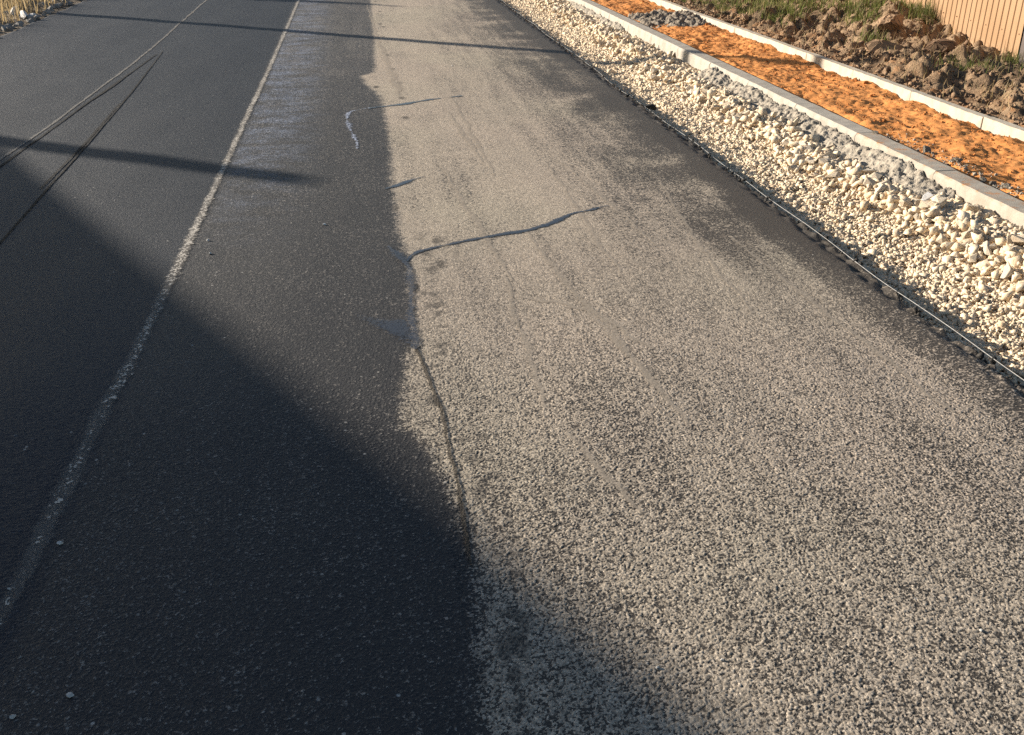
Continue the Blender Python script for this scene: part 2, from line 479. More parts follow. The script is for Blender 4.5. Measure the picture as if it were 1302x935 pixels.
def soil_z(x, y):
    x = np.asarray(x, float); y = np.asarray(y, float)
    t = smooth(4.42, 5.3, x)
    base = .10 + .05 * t + .17 * smooth(4.9, 6.2, x) * smooth(8.2, 11.5, y) - .06 * smooth(5.6, 5.95, x) * smooth(10.5, 9.0, y)
    big = .085 * pn(x * 1.15, y * .95, 60) + .065 * (np.abs(pn(x * 2.6, y * 2.3, 61)) * 2 - .55)
    small = .055 * (np.abs(pn(x * 6.5, y * 6, 62)) * 2 - .5) + .030 * pn(x * 13, y * 13, 63) + .016 * np.abs(pn(x * 29, y * 29, 64)) + .008 * pn(x * 58, y * 58, 65)
    amp = smooth(4.42, 4.95, x)
    z = base + amp * (big * 1.05 + small) + (1 - amp) * (.4 * small)
    far = smooth(7.0, 10.0, x)
    return np.where(x > 4.0, z * (1 - far) + .12 * far, z)

def verge_z(x, y):
    x = np.asarray(x, float); y = np.asarray(y, float)
    t = smooth(-4.17, -5.0, x)
    z = -.02 + .05 * t + t * (.10 * pn(x * 1.1, y * .8, 70) + .05 * np.abs(pn(x * 3.7, y * 3.1, 71))) + .025 * np.abs(pn(x * 11, y * 10, 72)) + .012 * pn(x * 25, y * 25, 73)
    far = smooth(-8, -11, x)
    return z * (1 - far) - .05 * far

# ------------------------------------------------------------------ ground and road
gs = np.concatenate([-np.geomspace(900, 8, 24), np.linspace(-7, 7, 8), np.geomspace(8, 900, 24)])
g = grid('ground', gs, gs, lambda X, Y: -.30 + .5 * pn(X * .02, Y * .02, 5) * smooth(30, 90, np.hypot(X, Y)) + 0 * X, M['ground'])
tag(g, 'brown green meadow around the road', None, None, 'structure')

def worley(x, y, scale, seed, jit=.9):
    """distance to the nearest grain centre and a random height per grain"""
    X = x / scale; Y = y / scale
    ix = np.floor(X); iy = np.floor(Y)
    best = np.full(X.shape, 9.0); val = np.zeros(X.shape)
    for dx in (-1, 0, 1):
        for dy in (-1, 0, 1):
            cx_ = ix + dx; cy_ = iy + dy
            h1 = _hash(cx_, cy_, seed) / 6.2831853; h2 = _hash(cx_, cy_, seed + 77) / 6.2831853; h3 = _hash(cx_, cy_, seed + 154) / 6.2831853
            d = np.hypot(X - cx_ - .5 - jit * (h1 - .5), Y - cy_ - .5 - jit * (h2 - .5))
            k = d < best
            best = np.where(k, d, best); val = np.where(k, h3, val)
    return best, val

def grains(x, y):
    """height of the stones standing out of the bitumen, about 0..1"""
    wx = x + .003 * pn(x * 150, y * 150, 201) + .002 * pn(x * 320, y * 320, 202)
    wy = y + .003 * pn(x * 150 + 40, y * 150, 203) + .002 * pn(x * 320, y * 320 + 30, 204)
    d1, v1 = worley(wx, wy, .0052, 205)
    d2, v2 = worley(wx + 3.3, wy + 1.7, .0086, 206)
    g = .42 * (1 - np.clip(d1 * 1.15, 0, 1)) * (.2 + .9 * v1) + .30 * v1 + .26 * (1 - np.clip(d2 * 1.1, 0, 1)) * v2 + .10 * v2
    return g + .08 * pn(x * 34, y * 34, 207) + .13 * pn(x * 210, y * 210, 208) + .10 * pn(x * 390, y * 390, 209)

ysn = [1.15]
while ysn[-1] < 20: ysn.append(ysn[-1] + max(.0024, min(.045, .0024 + (ysn[-1] - 2.8) * .0042)))
ys = np.concatenate([np.arange(-6, 1.1, .1), np.array(ysn), np.arange(20.1, 90, .6)])
cols = np.concatenate([np.arange(ROAD_L, -2.0, .03), np.arange(-2.0, -1.0, .008), np.arange(-1.0, 2.09, .0024), np.arange(2.09, ROAD_R + .001, .006)])
XX, YY = np.meshgrid(cols, ys)
er = edge_r(ys)
s_ = smooth(2.0, ROAD_R, XX)
XX = XX + s_ * (er[:, None] - ROAD_R) + (1 - smooth(ROAD_L, -3.9, XX)) * (.07 * pn(YY * .9, YY * 0, 33) + .03 * pn(YY * 4, YY * 0, 34))
ZZ = road_z(XX, YY) - .018 * smooth(2.17, 2.30, XX) * (1 + 1.5 * pn(XX * 20, YY * 14, 35))
ka, kb = np.searchsorted(ys, [1.15, 5.6])
GH = np.full(XX.shape, .5); GF = np.zeros(XX.shape)
gr_ = grains(XX[ka:kb], YY[ka:kb])
gm, gsd = gr_.mean(), gr_.std()
fade = (1 - smooth(2.6, 5.4, YY[ka:kb])) * smooth(-2.0, -.95, XX[ka:kb])
q_ = (gr_ - gm) / gsd
GH[ka:kb] = 1 / (1 + np.exp(-1.702 * q_))                # share of the surface lying lower
GF[ka:kb] = fade
ZZ[ka:kb] += fade * np.clip(q_, -2.2, 2.0) * np.where(XX[ka:kb] < .16, .00042, .00068)
# crumbled broken edge running down to the stone bed, ragged row by row
ex1 = er + .012 + .02 * np.abs(pn(ys * 9, ys * 0, 36)); ex2 = er + .035 + .03 * np.abs(pn(ys * 6, ys * 0, 37))
def pad(A, v): return np.concatenate([np.full((len(ys), 1), v), A, np.full((len(ys), 2), v)], 1)
GH = pad(GH, .3); GF = pad(GF, 0.0)
XX = np.concatenate([(XX[:, :1] - .03), XX, ex1[:, None], ex2[:, None]], 1)
YY = np.concatenate([YY[:, :1], YY, YY[:, :1], YY[:, :1]], 1)
ZZ = np.concatenate([np.full((len(ys), 1), -.2), ZZ, (-.045 + .02 * pn(ys * 15, ys * 0, 38))[:, None], np.full((len(ys), 1), -.13)], 1)
nx = XX.shape[1]; ny = len(ys)
i = np.arange(nx * ny).reshape(ny, nx)
f = np.stack([i[:-1, :-1].ravel(), i[:-1, 1:].ravel(), i[1:, 1:].ravel(), i[1:, :-1].ravel()], 1)
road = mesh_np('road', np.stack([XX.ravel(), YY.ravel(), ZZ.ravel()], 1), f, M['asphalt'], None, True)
road.data.attributes.new('grain', 'FLOAT', 'POINT').data.foreach_set('value', GH.ravel().astype(np.float32))
road.data.attributes.new('relief', 'FLOAT', 'POINT').data.foreach_set('value', GF.ravel().astype(np.float32))
tag(road, 'asphalt road with a dark fresh lane and a pale dusty worn lane', None, None, 'structure')

def arange2(a, b, s, c, t):
    return np.concatenate([np.arange(a, b, s), np.arange(b, c, t)])
o = grid('gravel_bed', np.arange(2.1, 3.34, .03), arange2(-4, 20, .04, 80, 1.0), lambda X, Y: gravel_z(X, Y) - .012, M['gravelbed'])
tag(o, 'bed of limestone fines beside the road', None, None, 'structure')
o = grid('sand_path', np.arange(K1B + .001, K2F, .0145), arange2(3.0, 20, .0165, 80, .7), sand_z, M['sand'])
tag(o, 'bed of bright orange sand between two kerbs', None, None, 'structure')
o = grid('soil_bank', np.concatenate([np.arange(K2B + .001, 7.6, .02), np.geomspace(7.65, 30, 16)]), arange2(3.5, 20, .024, 80, .8), soil_z, M['soil'])
tag(o, 'bank of brown dug up soil and clods behind the far kerb', None, None, 'structure')
o = grid('verge', np.concatenate([-np.geomspace(40, 8.1, 14), np.arange(-8, -4.10, .04)]), arange2(-6, 24, .05, 80, .8), verge_z, M['verge'])
tag(o, 'rough brown verge at the left edge of the road', None, None, 'structure')

# ------------------------------------------------------------------ marks lying on the road
def catmull(pts, step):
    P = [np.array(p, float) for p in pts]
    P = [2 * P[0] - P[1]] + P + [2 * P[-1] - P[-2]]
    out = []
    for k in range(1, len(P) - 2):
        a, b, c, d = P[k - 1:k + 3]
        n = max(2, int(np.linalg.norm((c - b)[:2]) / step))
        for q in range(n):
            t = q / n
            out.append(.5 * (2 * b + (c - a) * t + (2 * a - 5 * b + 4 * c - d) * t * t + (3 * b - a - 3 * c + d) * t ** 3))
    out.append(P[-2])
    return np.array(out)

def ribbon(name, pts, mat, label, step=.03, wob=.01, lift=.004, seed=1, nw=4, wvar=.35, hump=0.0):
    """pts: (x, y, width)"""
    q = catmull(pts, step)
    d = np.gradient(q[:, :2], axis=0); d /= np.linalg.norm(d, axis=1)[:, None] + 1e-9
    nrm = np.stack([d[:, 1], -d[:, 0]], 1)
    s = np.arange(len(q)) * step
    off = wob * (pn(s * 3, s * 0, seed) + .5 * pn(s * 11, s * 0, seed + 1))
    wd = q[:, 2] * (1 + wvar * pn(s * 5, s * 0, seed + 2) * 1.4 + wvar * .6 * pn(s * 19, s * 0, seed + 3))
    rows = []; ed = []
    for k in range(-nw, nw + 1):
        c = k / nw
        p = q[:, :2] + nrm * (off + c * wd * .5)[:, None]
        z = road_z(p[:, 0], p[:, 1]) + lift + hump * (1 - c * c)
        rows.append(np.column_stack([p, z])); ed.append(np.full(len(q), 1 - abs(c)))
    v = np.stack(rows, 1).reshape(-1, 3); e = np.stack(ed, 1).ravel()
    n = 2 * nw + 1
    i = np.arange(len(v)).reshape(-1, n)
    f = np.stack([i[:-1, :-1].ravel(), i[:-1, 1:].ravel(), i[1:, 1:].ravel(), i[1:, :-1].ravel()], 1)
    o = mesh_np(name, v, f, mat, None, True)
    o.data.attributes.new('edge', 'FLOAT', 'POINT').data.foreach_set('value', e.astype(np.float32))
    return tag(o, label, None, None, 'structure')

def blob(name, pts, mat, label, lift=.004):
    """flat irregular smear from an outline: a fan with falling edge value"""
    q = catmull(pts + [pts[0]], .03)[:-1]
    s = np.arange(len(q)) * .03
    bm = bmesh.new()
    poly = [bm.verts.new((x, y, 0)) for x, y in q[:, :2]]
    bm.faces.new(poly)
    bmesh.ops.triangulate(bm, faces=bm.faces[:])
    bmesh.ops.subdivide_edges(bm, edges=bm.edges[:], cuts=2, use_grid_fill=True)
    co = np.array([v.co[:] for v in bm.verts])
    dist = np.array([np.min(np.hypot(q[:, 0] - c[0], q[:, 1] - c[1])) for c in co])
    for v in bm.verts: v.co.z = float(road_z(v.co.x, v.co.y)) + lift
    me = bpy.data.meshes.new(name); bm.to_mesh(me); bm.free()
    o = link_mesh(name, me, mat)
    me.attributes.new('edge', 'FLOAT', 'POINT').data.foreach_set('value', np.clip(dist / .055, 0, 1).astype(np.float32))
    return tag(o, label, None, None, 'structure')

ribbon('road_marking', [(-.855, 34, .065), (-.855, 24, .065), (-.85, 16.7, .06), (-.86, 10.8, .063), (-.88, 7.08, .063), (-.89, 5.33, .065), (-.90, 4.32, .078), (-.91, 3.57, .08), (-.93, 3.07, .085), (-.935, 2.51, .09), (-.94, 2.22, .08), (-.955, 1.9, .06), (-.96, 1.4, .05)],
       M['centre'], 'worn pale gritty centre line between the two lanes', .025, .004, .004, 5, 5, .2, .0)
ribbon('tar_seam', [(.165, 4.44, .02), (.223, 4.554, .03), (.345, 4.642, .035), (.512, 4.727, .04), (.681, 4.79, .05), (.79, 4.82, .035), (.838, 4.844, .045), (.952, 4.921, .062), (1.071, 5.044, .055), (1.12, 5.075, .03), (1.159, 5.088, .035), (1.249, 5.134, .025), (1.328, 5.167, .015)],
       M['tar'], 'dark shiny tar seam curving across the pale lane', .012, .010, .003, 9, 4, .75)
ribbon('tar_seam', [(.112, 5.72, .03), (.175, 5.779, .05), (.259, 5.872, .05), (.361, 5.966, .015)], M['tar'], 'short dark tar streak beside the joint of the lanes', .012, .012, .003, 12, 4, .8)
ribbon('tar_seam', [(.06, 8.08, .03), (.178, 8.135, .05), (.294, 8.182, .055), (.427, 8.26, .05), (.597, 8.369, .05), (.862, 8.502, .03)], M['tar'], 'faint thin tar streak farther up the pale lane', .012, .02, .003, 14, 4, 1.0)
blob('tar_smear', [(.15, 3.80), (.165, 3.65), (.16, 3.477), (.123, 3.461), (.049, 3.584), (-.023, 3.689), (-.085, 3.788), (-.068, 3.861), (-.021, 3.803), (.075, 3.765)],
     M['puddle'], 'bluish grey pointed bitumen smear at the lane joint')
ribbon('tar_smear', [(.09, 4.66, .03), (.125, 4.54, .09), (.165, 4.38, .075), (.175, 4.2, .065), (.160, 3.95, .05), (.152, 3.72, .06), (.145, 3.52, .075), (.14, 3.44, .04)],
       M['puddle'], 'narrow bluish wet bitumen strip down the lane joint', .015, .012, .0065, 41, 4, .5)
ribbon('road_crack', [(.148, 3.479, .026), (.159, 3.369, .024), (.183, 3.135, .018), (.198, 2.983, .02), (.205, 2.816, .018), (.208, 2.663, .018), (.212, 2.546, .016), (.213, 2.415, .02), (.211, 2.275, .022), (.206, 2.165, .02), (.205, 2.08, .01)],
       M['crackdark'], 'dark crack running along the joint toward the camera', .015, .010, .004, 17, 3, .5)
ribbon('road_marking', [(.071, 8.119, .03), (-.024, 8.039, .05), (-.093, 7.957, .06), (-.111, 7.61, .075), (-.083, 7.334, .075), (-.062, 7.077, .06), (-.038, 6.72, .04)], M['lime'], 'bluish white hooked lime mark on the dark strip', .02, .02, .003, 19, 4, .9)
ribbon('road_seam', [(-2.34, 2.5, .012), (-2.35, 4.5, .012), (-2.29, 6.64, .014), (-2.235, 8.38, .016), (-2.17, 9.4, .03), (-2.15, 10.0, .016), (-2.10, 11.25, .012)], M['groove'], 'dark groove beside the pale ridge in the left lane', .03, .003, .004, 23, 3, .2)
ribbon('road_seam', [(-2.43, 4.0, .02), (-2.37, 6.2, .025), (-2.33, 7.2, .03), (-2.29, 8.38, .03), (-2.235, 11.25, .035), (-2.28, 16.97, .04), (-2.3, 26, .04)], M['ridge'], 'faint pale grit ridge along the left lane', .03, .004, .003, 25, 4, .4)
ribbon('road_seam', [(-1.79, 3.6, .008), (-1.83, 5.14, .010), (-1.865, 6.5, .015), (-1.91, 7.8, .013), (-1.965, 9.4, .013), (-2.07, 11.46, .008)], M['groove'], 'dark groove forking from the ridge in the left lane', .03, .003, .004, 27, 3, .2)
ribbon('road_seam', [(-1.89, 6.0, .010), (-1.90, 6.7, .014), (-1.915, 7.4, .016), (-1.945, 8.2, .012), (-1.95, 8.6, .008)], M['groove'], 'thin second groove beside the forking one in the left lane', .03, .004, .005, 29, 3, .3)
for k, (p, l) in enumerate([([(1.05, 3.3, .05), (.9, 3.7, .08), (.62, 3.95, .05)], 'pale scuff curving over the middle of the worn lane'),
                            ([(1.75, 5.6, .03), (1.62, 4.5, .05), (1.56, 3.58, .03)], 'long pale scuff on the right of the worn lane'),
                            ([(.60, 2.72, .04), (.66, 2.45, .05), (.71, 2.25, .03)], 'short pale scuff near the shaded corner of the worn lane'),
                            ([(.19, 15.9, .03), (.26, 11.8, .10), (.32, 9.2, .13), (.33, 8.6, .05)], 'pale wedge shaped scuff beside the far lane joint')]):
    ribbon('road_scuff', p, M['dusty'], l, .03, .03, .0022, 31 + 2 * k, 4, .4)

for k in range(9):
    x0 = random.uniform(.45, 1.95); y0 = random.uniform(2.4, 8.0); L_ = random.uniform(.5, 1.6) * (1 + y0 * .12)
    dx_ = random.uniform(-.10, .06) * L_
    ribbon('road_scuff', [(x0, y0, .03), (x0 + dx_ * .4, y0 + L_ * .4, random.uniform(.05, .10)), (x0 + dx_, y0 + L_, .03)], M['dusty'], 'faint pale lengthwise tyre scuff on the worn lane', .03, .02, .0022, 61 + 2 * k, 4, .5)

# ------------------------------------------------------------------ stones
def hull(npts, seed, flat=.7, rough=0):
    r = random.Random(seed)
    bm = bmesh.new()
    for _ in range(npts):
        v = Vector((r.gauss(0, 1), r.gauss(0, 1), r.gauss(0, 1))).normalized() * r.uniform(.82, 1.08)
        bm.verts.new((v.x, v.y * r.uniform(.72, .86), v.z * flat))
    res = bmesh.ops.convex_hull(bm, input=bm.verts[:])
    bmesh.ops.delete(bm, geom=[v for v in bm.verts if not v.link_faces], context='VERTS')
    bmesh.ops.triangulate(bm, faces=bm.faces[:])
    bmesh.ops.recalc_face_normals(bm, faces=bm.faces[:])
    return bm
def hull_np(npts, seed, flat=.7):
    bm = hull(npts, seed, flat)
    bm.verts.index_update()
    v = np.array([q.co[:] for q in bm.verts]); f = np.array([[q.index for q in fc.verts] for fc in bm.faces])
    bm.free()
    return v, f
SMALL = [hull_np(9, 100 + k, random.uniform(.42, .75)) for k in range(14)]

def rot_np(n, tilt=1.0):
    """n random rotation matrices"""
    q = rng.normal(size=(n, 4)); q[:, 1:3] *= tilt
    q /= np.linalg.norm(q, axis=1)[:, None]
    w, x, y, z = q.T
    return np.stack([1 - 2 * (y * y + z * z), 2 * (x * y - z * w), 2 * (x * z + y * w),
                     2 * (x * y + z * w), 1 - 2 * (x * x + z * z), 2 * (y * z - x * w),
                     2 * (x * z - y * w), 2 * (y * z + x * w), 1 - 2 * (x * x + y * y)], 1).reshape(n, 3, 3)

def scatter(name, pos, size, mat, tilt=.5, shapes=SMALL):
    n = len(pos)
    R = rot_np(n, tilt)
    which = rng.integers(0, len(shapes), n)
    tint = rng.random(n)
    V = []; Fc = []; T = []; off = 0
    for k, (sv, sf) in enumerate(shapes):
        idx = np.where(which == k)[0]
        if len(idx) == 0: continue
        sc = size[idx][:, None] * rng.uniform(.8, 1.25, (len(idx), 3))
        v = np.einsum('nij,nkj->nki', R[idx], sv[None] * sc[:, None, :]) + pos[idx][:, None, :]
        nv = len(sv)
        f = sf[None] + (np.arange(len(idx)) * nv)[:, None, None] + off
        V.append(v.reshape(-1, 3)); Fc.append(f.reshape(-1, 3)); T.append(np.repeat(tint[idx], nv)); off += nv * len(idx)
    V = np.concatenate(V); Fc = np.concatenate(Fc); T = np.concatenate(T)
    o = mesh_np(name, V, Fc, mat)
    o.data.attributes.new('tint', 'FLOAT', 'POINT').data.foreach_set('value', T.astype(np.float32))
    return o

# small chips: the main strip of the gravel bed
n = 95000
yy = 2.0 + (21.0 - 2.0) * rng.random(n) ** 1.15
xx = edge_r(yy) + .03 + (3.27 - 2.30) * rng.random(n)
keep = (xx < 3.27)
xx, yy = xx[keep], yy[keep]
sz = rng.lognormal(math.log(.0158), .34, len(xx)) * (1 + .5 * smooth(2.85, 3.1, xx))
sz *= .9 + .1 * smooth(4, 9, yy) * 2
zz = gravel_z(xx, yy) + sz * rng.uniform(-.34, .16, len(xx))
p1 = np.stack([xx, yy, zz], 1)
# middling stones of the heap along the kerb
n = 5200
yy = 3.0 + 18 * rng.random(n) ** 1.1
xx = np.clip(rng.normal(2.97, .085, n) + .05 * pn(yy * 1.1, yy * 0, 43), 2.75, 3.265)
s2 = rng.lognormal(math.log(.029), .28, n)
zz = gravel_z(xx, yy) + s2 * rng.uniform(-.2, .9, n)
p2 = np.stack([xx, yy, zz], 1)
o = scatter('gravel', np.concatenate([p1, p2]), np.concatenate([sz, s2]), M['lime_stone'], .28)
tag(o, 'cream crushed limestone gravel filling the strip beside the road', None, None, 'stuff')

def rock_mesh(name, seed, npts, mat, flat=.7, sub=1, rough=.10):
    bm = hull(npts, seed, flat)
    bmesh.ops.bevel(bm, geom=bm.edges[:], offset=.035, segments=1, affect='EDGES')
    bmesh.ops.triangulate(bm, faces=bm.faces[:])
    r = random.Random(seed)
    if rough:
        bmesh.ops.subdivide_edges(bm, edges=bm.edges[:], cuts=1)
        for v in bm.verts: v.co *= 1 + r.uniform(-rough, rough)
    me = bpy.data.meshes.new(name); bm.to_mesh(me); bm.free()
    me.materials.append(mat)
    return me
ROCKS = [rock_mesh('limestone_rock', 300 + k, 9, M['lime_big'], random.uniform(.48, .72), 1, .012) for k in range(12)]
def place(me, name, loc, s, label, cat, group=None, rot=None):
    o = bpy.data.objects.new(name, me)
    C.objects.link(o)
    o.location = loc
    o.scale = (s, s, s) if not isinstance(s, tuple) else s
    o.rotation_euler = rot or (random.uniform(-.5, .5), random.uniform(-.5, .5), random.uniform(0, 6.28))
    return tag(o, label, cat, group)
for k in range(270):
    y = 3.9 + 12.5 * random.random() ** 1.35
    x = min(3.24, random.gauss(2.97 + .07 * float(smooth(5.3, 4.7, y)), .08) + .05 * float(pn(y * 1.1, 0, 43)))
    s = random.uniform(.034, .066)
    place(ROCKS[k % 12], 'limestone_rock', (x, y, float(gravel_z(x, y)) + s * random.uniform(.2, .75)), s,
          'pale cream limestone rock in the heap of larger stones along the roadside kerb', 'rock', 'larger limestone rocks heaped along the kerb')
big = rock_mesh('limestone_rock', 411, 12, M['white_stone'], .8, 1, .02)
place(big, 'limestone_rock', (3.10, 4.93, .03), (.075, .05, .075), 'largest white angular rock, standing alone against grey mortar by the kerb', 'rock', None, (.3, -.25, .5))

# crumbs of asphalt on the broken road edge
n = 2600
yy = 1.8 + 17 * rng.random(n) ** 1.2
xx = edge_r(yy) + rng.normal(.022, .022, n)
s3 = rng.lognormal(math.log(.0085), .4, n)
zz = np.where(xx < edge_r(yy), -.003, -.03 - (xx - edge_r(yy)) * 1.0) + s3 * .3
o = scatter('asphalt_crumbs', np.stack([xx, yy, zz], 1), s3, M['crumb'])
tag(o, 'black crumbs of broken asphalt along the road edge', None, None, 'stuff')
for x, y, s, l in [(2.315, 7.80, (.075, .04, .03), 'black lump of asphalt lying on the road edge beside the cord'), (2.40, 7.98, (.035, .03, .025), 'small black asphalt crumb on the gravel just off the road edge')]:
    place(rock_mesh('asphalt_lump', 431 + int(x * 100), 13, M['crumb'], .7, 1, .06), 'asphalt_lump', (x, y, .005 if x < 2.35 else -.05), s, l, 'lump', None, (0, .1, .6))

# white pebbles and flecks on the road
peb = rock_mesh('pebble', 441, 12, M['white_stone'], .55, 1, .03)
for x, y, s, l in [(-.228, 5.059, .013, 'white pebble alone on the dark strip, in the sun'), (-.881, 2.337, .011, 'white pebble right beside the centre line in the shade'),
                   (-.716, 1.751, .012, 'bright white pebble on the shaded asphalt in the lower left corner'), (-.823, 1.707, .009, 'small white pebble in the very corner of the shaded lane'),
                   (.74, 1.649, .006, 'tiny white pebble on the pale lane at the bottom'), (1.386, 1.599 + .05, .007, 'small white pebble at the lower right on the pale lane'),
                   (-.96, 2.158, .007, 'tiny white pebble on the worn end of the centre line'), (-.801, 4.888, .011, 'white pebble right of the centre line, upper of a pair'),
                   (-.768, 4.682, .011, 'white pebble right of the centre line, lower of a pair'), (.586, 1.649, .007, 'dull dark green pebble on the pale lane at the bottom'),
                   (.921, 10.016, .012, 'dark pebble far up on the pale lane')]:
    place(peb, 'pebble', (x, y, float(road_z(x, y)) + s * .35), s, l, 'pebble')

# ------------------------------------------------------------------ kerbs
def kerb_mesh(name, x0, x1, length, z0, z1, cham, mat, seed):
    bm = bmesh.new()
    n = 14
    prof = [(x0, z0), (x0 + .004, z1 - cham), (x0 + cham * .7, z1), (x1 - .008, z1), (x1, z1 - .010), (x1, z0)]
    prof = [(a - x0, b - z1) for a, b in prof]
    r = random.Random(seed)
    rows = []
    for k in range(n + 1):
        y = length * k / n
        rows.append([bm.verts.new((a + r.uniform(-.0012, .0012), y, b + r.uniform(-.0015, .0015) * (1 if b > -.2 else 0))) for a, b in prof])
    m = len(prof)
    for k in range(n):
        for j in range(m):
            bm.faces.new((rows[k][j], rows[k][(j + 1) % m], rows[k + 1][(j + 1) % m], rows[k + 1][j]))
    bm.faces.new(rows[0][::-1]); bm.faces.new(rows[-1])
    bmesh.ops.recalc_face_normals(bm, faces=bm.faces[:])
    bmesh.ops.bevel(bm, geom=[e for e in bm.edges if len({v.co.y for v in e.verts}) == 1 and (abs(e.verts[0].co.y) < 1e-5 or abs(e.verts[0].co.y - length) < 1e-5)], offset=.0025, segments=1, affect='EDGES')
    me = bpy.data.meshes.new(name); bm.to_mesh(me); bm.free()
    me.materials.append(mat)
    return me
ORD = ['nearest', 'second', 'third', 'fourth', 'fifth', 'sixth', 'seventh', 'eighth', 'ninth', 'tenth', 'eleventh', 'twelfth', 'thirteenth', 'fourteenth', 'fifteenth']
K1M = [kerb_mesh('kerb_stone', K1F, K1B, .997, -.20, K1T, .022, M['kerb'], 500 + k) for k in range(4)]
K1S = kerb_mesh('kerb_stone', K1F, K1B, .997, -.20, K1T, .022, M['kerb_sandy'], 511)
K2M = [kerb_mesh('kerb_stone', K2F, K2B, .998, -.08, K2T, .006, M['kerb_pale'], 520 + k) for k in range(3)]
for k in range(22):
    y = 4.24 + k - 1 + .0
    special = k in (1, 2)
    me = K1S if special else K1M[k % 4]
    l = {1: 'concrete kerb stone smeared with orange sand on top, nearest the right edge', 2: 'concrete kerb stone dusted with orange sand, second along the gravel from the right'}.get(k)
    if not l:
        l = ('grey concrete kerb stone along the gravel, %s in its row from the right' % ORD[k]) if k < 15 else 'grey concrete kerb stone at the far end of the row along the gravel'
        if k == 0: l = 'grey concrete kerb stone along the gravel, cut by the right edge of the picture'
    o = bpy.data.objects.new('kerb_stone', me); C.objects.link(o)
    o.location = (K1F + random.uniform(-.003, .003), y, K1T + random.uniform(-.0015, .0015))
    o.rotation_euler = (random.uniform(-.002, .002), random.uniform(-.003, .003), random.uniform(-.0015, .0015))
    tag(o, l, 'kerb stone', 'kerb stones between gravel and sand')
for k in range(20):
    y = 5.45 + k
    l = ('slim pale kerb stone behind the orange sand, %s in its row from the right' % ORD[k]) if k < 15 else 'slim pale kerb stone at the far end of the row behind the orange sand'
    o = bpy.data.objects.new('kerb_stone', K2M[k % 3]); C.objects.link(o)
    o.location = (K2F + random.uniform(-.003, .003), y, K2T + random.uniform(-.003, .003))
    o.rotation_euler = (random.uniform(-.004, .004), random.uniform(-.01, .01), random.uniform(-.005, .005))
    tag(o, l, 'kerb stone', 'slim kerb stones behind the sand')

# ------------------------------------------------------------------ mortar
def heap(name, xs, ys, hf, mat, label, cat):
    o = grid(name, xs, ys, hf, mat, True)
    return tag(o, label, cat)
def rough_m(X, Y, a, s):
    return a * (.55 * pn(X * 6, Y * 5, s) + .45 * pn(X * 15, Y * 13, s + 3) + .38 * pn(X * 33, Y * 31, s + 1) + .30 * np.abs(pn(X * 58, Y * 61, s + 2)) + .22 * pn(X * 110, Y * 108, s + 4))
def haunch(X, Y, y0, y1, w0, top, s):
    run = smooth(y0, y0 + .25, Y) * (1 - smooth(y1 - .3, y1, Y))
    w = w0 * (1 + .35 * pn(Y * 2.1, Y * 0, s + 5))
    t = smooth(K1F - w, K1F + .02, X)
    top_ = top * (1 + .5 * pn(Y * 1.7, Y * 0, s + 6))
    return -.20 + run * (.09 + t * (top_ + .11)) + rough_m(X, Y, .034, s) * run * smooth(-.02, .25, t)
heap('mortar_bed', np.arange(2.74, K1F - .001, .008), np.arange(4.7, 9.4, .011), lambda X, Y: haunch(X, Y, 4.7, 9.4, .42, .062, 80), M['mortar'], 'long lumpy bed of grey mortar against the roadside kerb', 'mortar')
heap('mortar_bed', np.arange(2.94, K1F - .001, .01), np.arange(12.2, 15.9, .016), lambda X, Y: haunch(X, Y, 12.2, 15.9, .26, .04, 90), M['mortar'], 'far patch of grey mortar against the roadside kerb at the top', 'mortar')
def bump2(X, Y, cx, cy, rx, ry):
    return np.clip(1 - ((X - cx) / rx) ** 2 - ((Y - cy) / ry) ** 2, -.6, 1)
heap('mortar_heap', np.arange(3.46, 4.34, .016), np.arange(11.4, 14.2, .018),
     lambda X, Y: np.minimum(sand_z(X, Y) - .035 + .075 * bump2(X, Y, 3.95, 12.75, .52, .95) + rough_m(X, Y, .075, 95) * smooth(-.2, .3, bump2(X, Y, 3.95, 12.75, .52, .95)), .30),
     M['mortar_brown'], 'flat heap of dumped grey mortar on the orange sand', 'heap')
CH = [rock_mesh('mortar_lump', 540 + k, 13, M['mortar'], .7, 1, .10) for k in range(4)]
for k in range(26):
    y = 4.9 + 1.0 * random.random(); x = random.uniform(3.46, 3.60)
    s = random.uniform(.016, .042)
    place(CH[k % 4], 'mortar_lump', (x, y, float(sand_z(x, y)) + s * .4), s, 'grey mortar lump on the sand right behind the nearest roadside kerb stones', 'lump', 'mortar lumps behind the near kerb')
place(CH[0], 'mortar_lump', (3.41, 6.20, .115), (.03, .022, .02), 'small grey mortar lump alone on top of the roadside kerb', 'lump')
n = 900
yy = 4.75 + 1.6 * rng.random(n); xx = 3.45 + np.abs(rng.normal(0, .10, n)); s4 = rng.lognormal(math.log(.007), .4, n)
tag(scatter('mortar_crumbs', np.stack([xx, yy, sand_z(xx, yy) + s4 * .3], 1), s4, M['mortar']), 'grey mortar crumbs strewn on the sand', None, None, 'stuff')

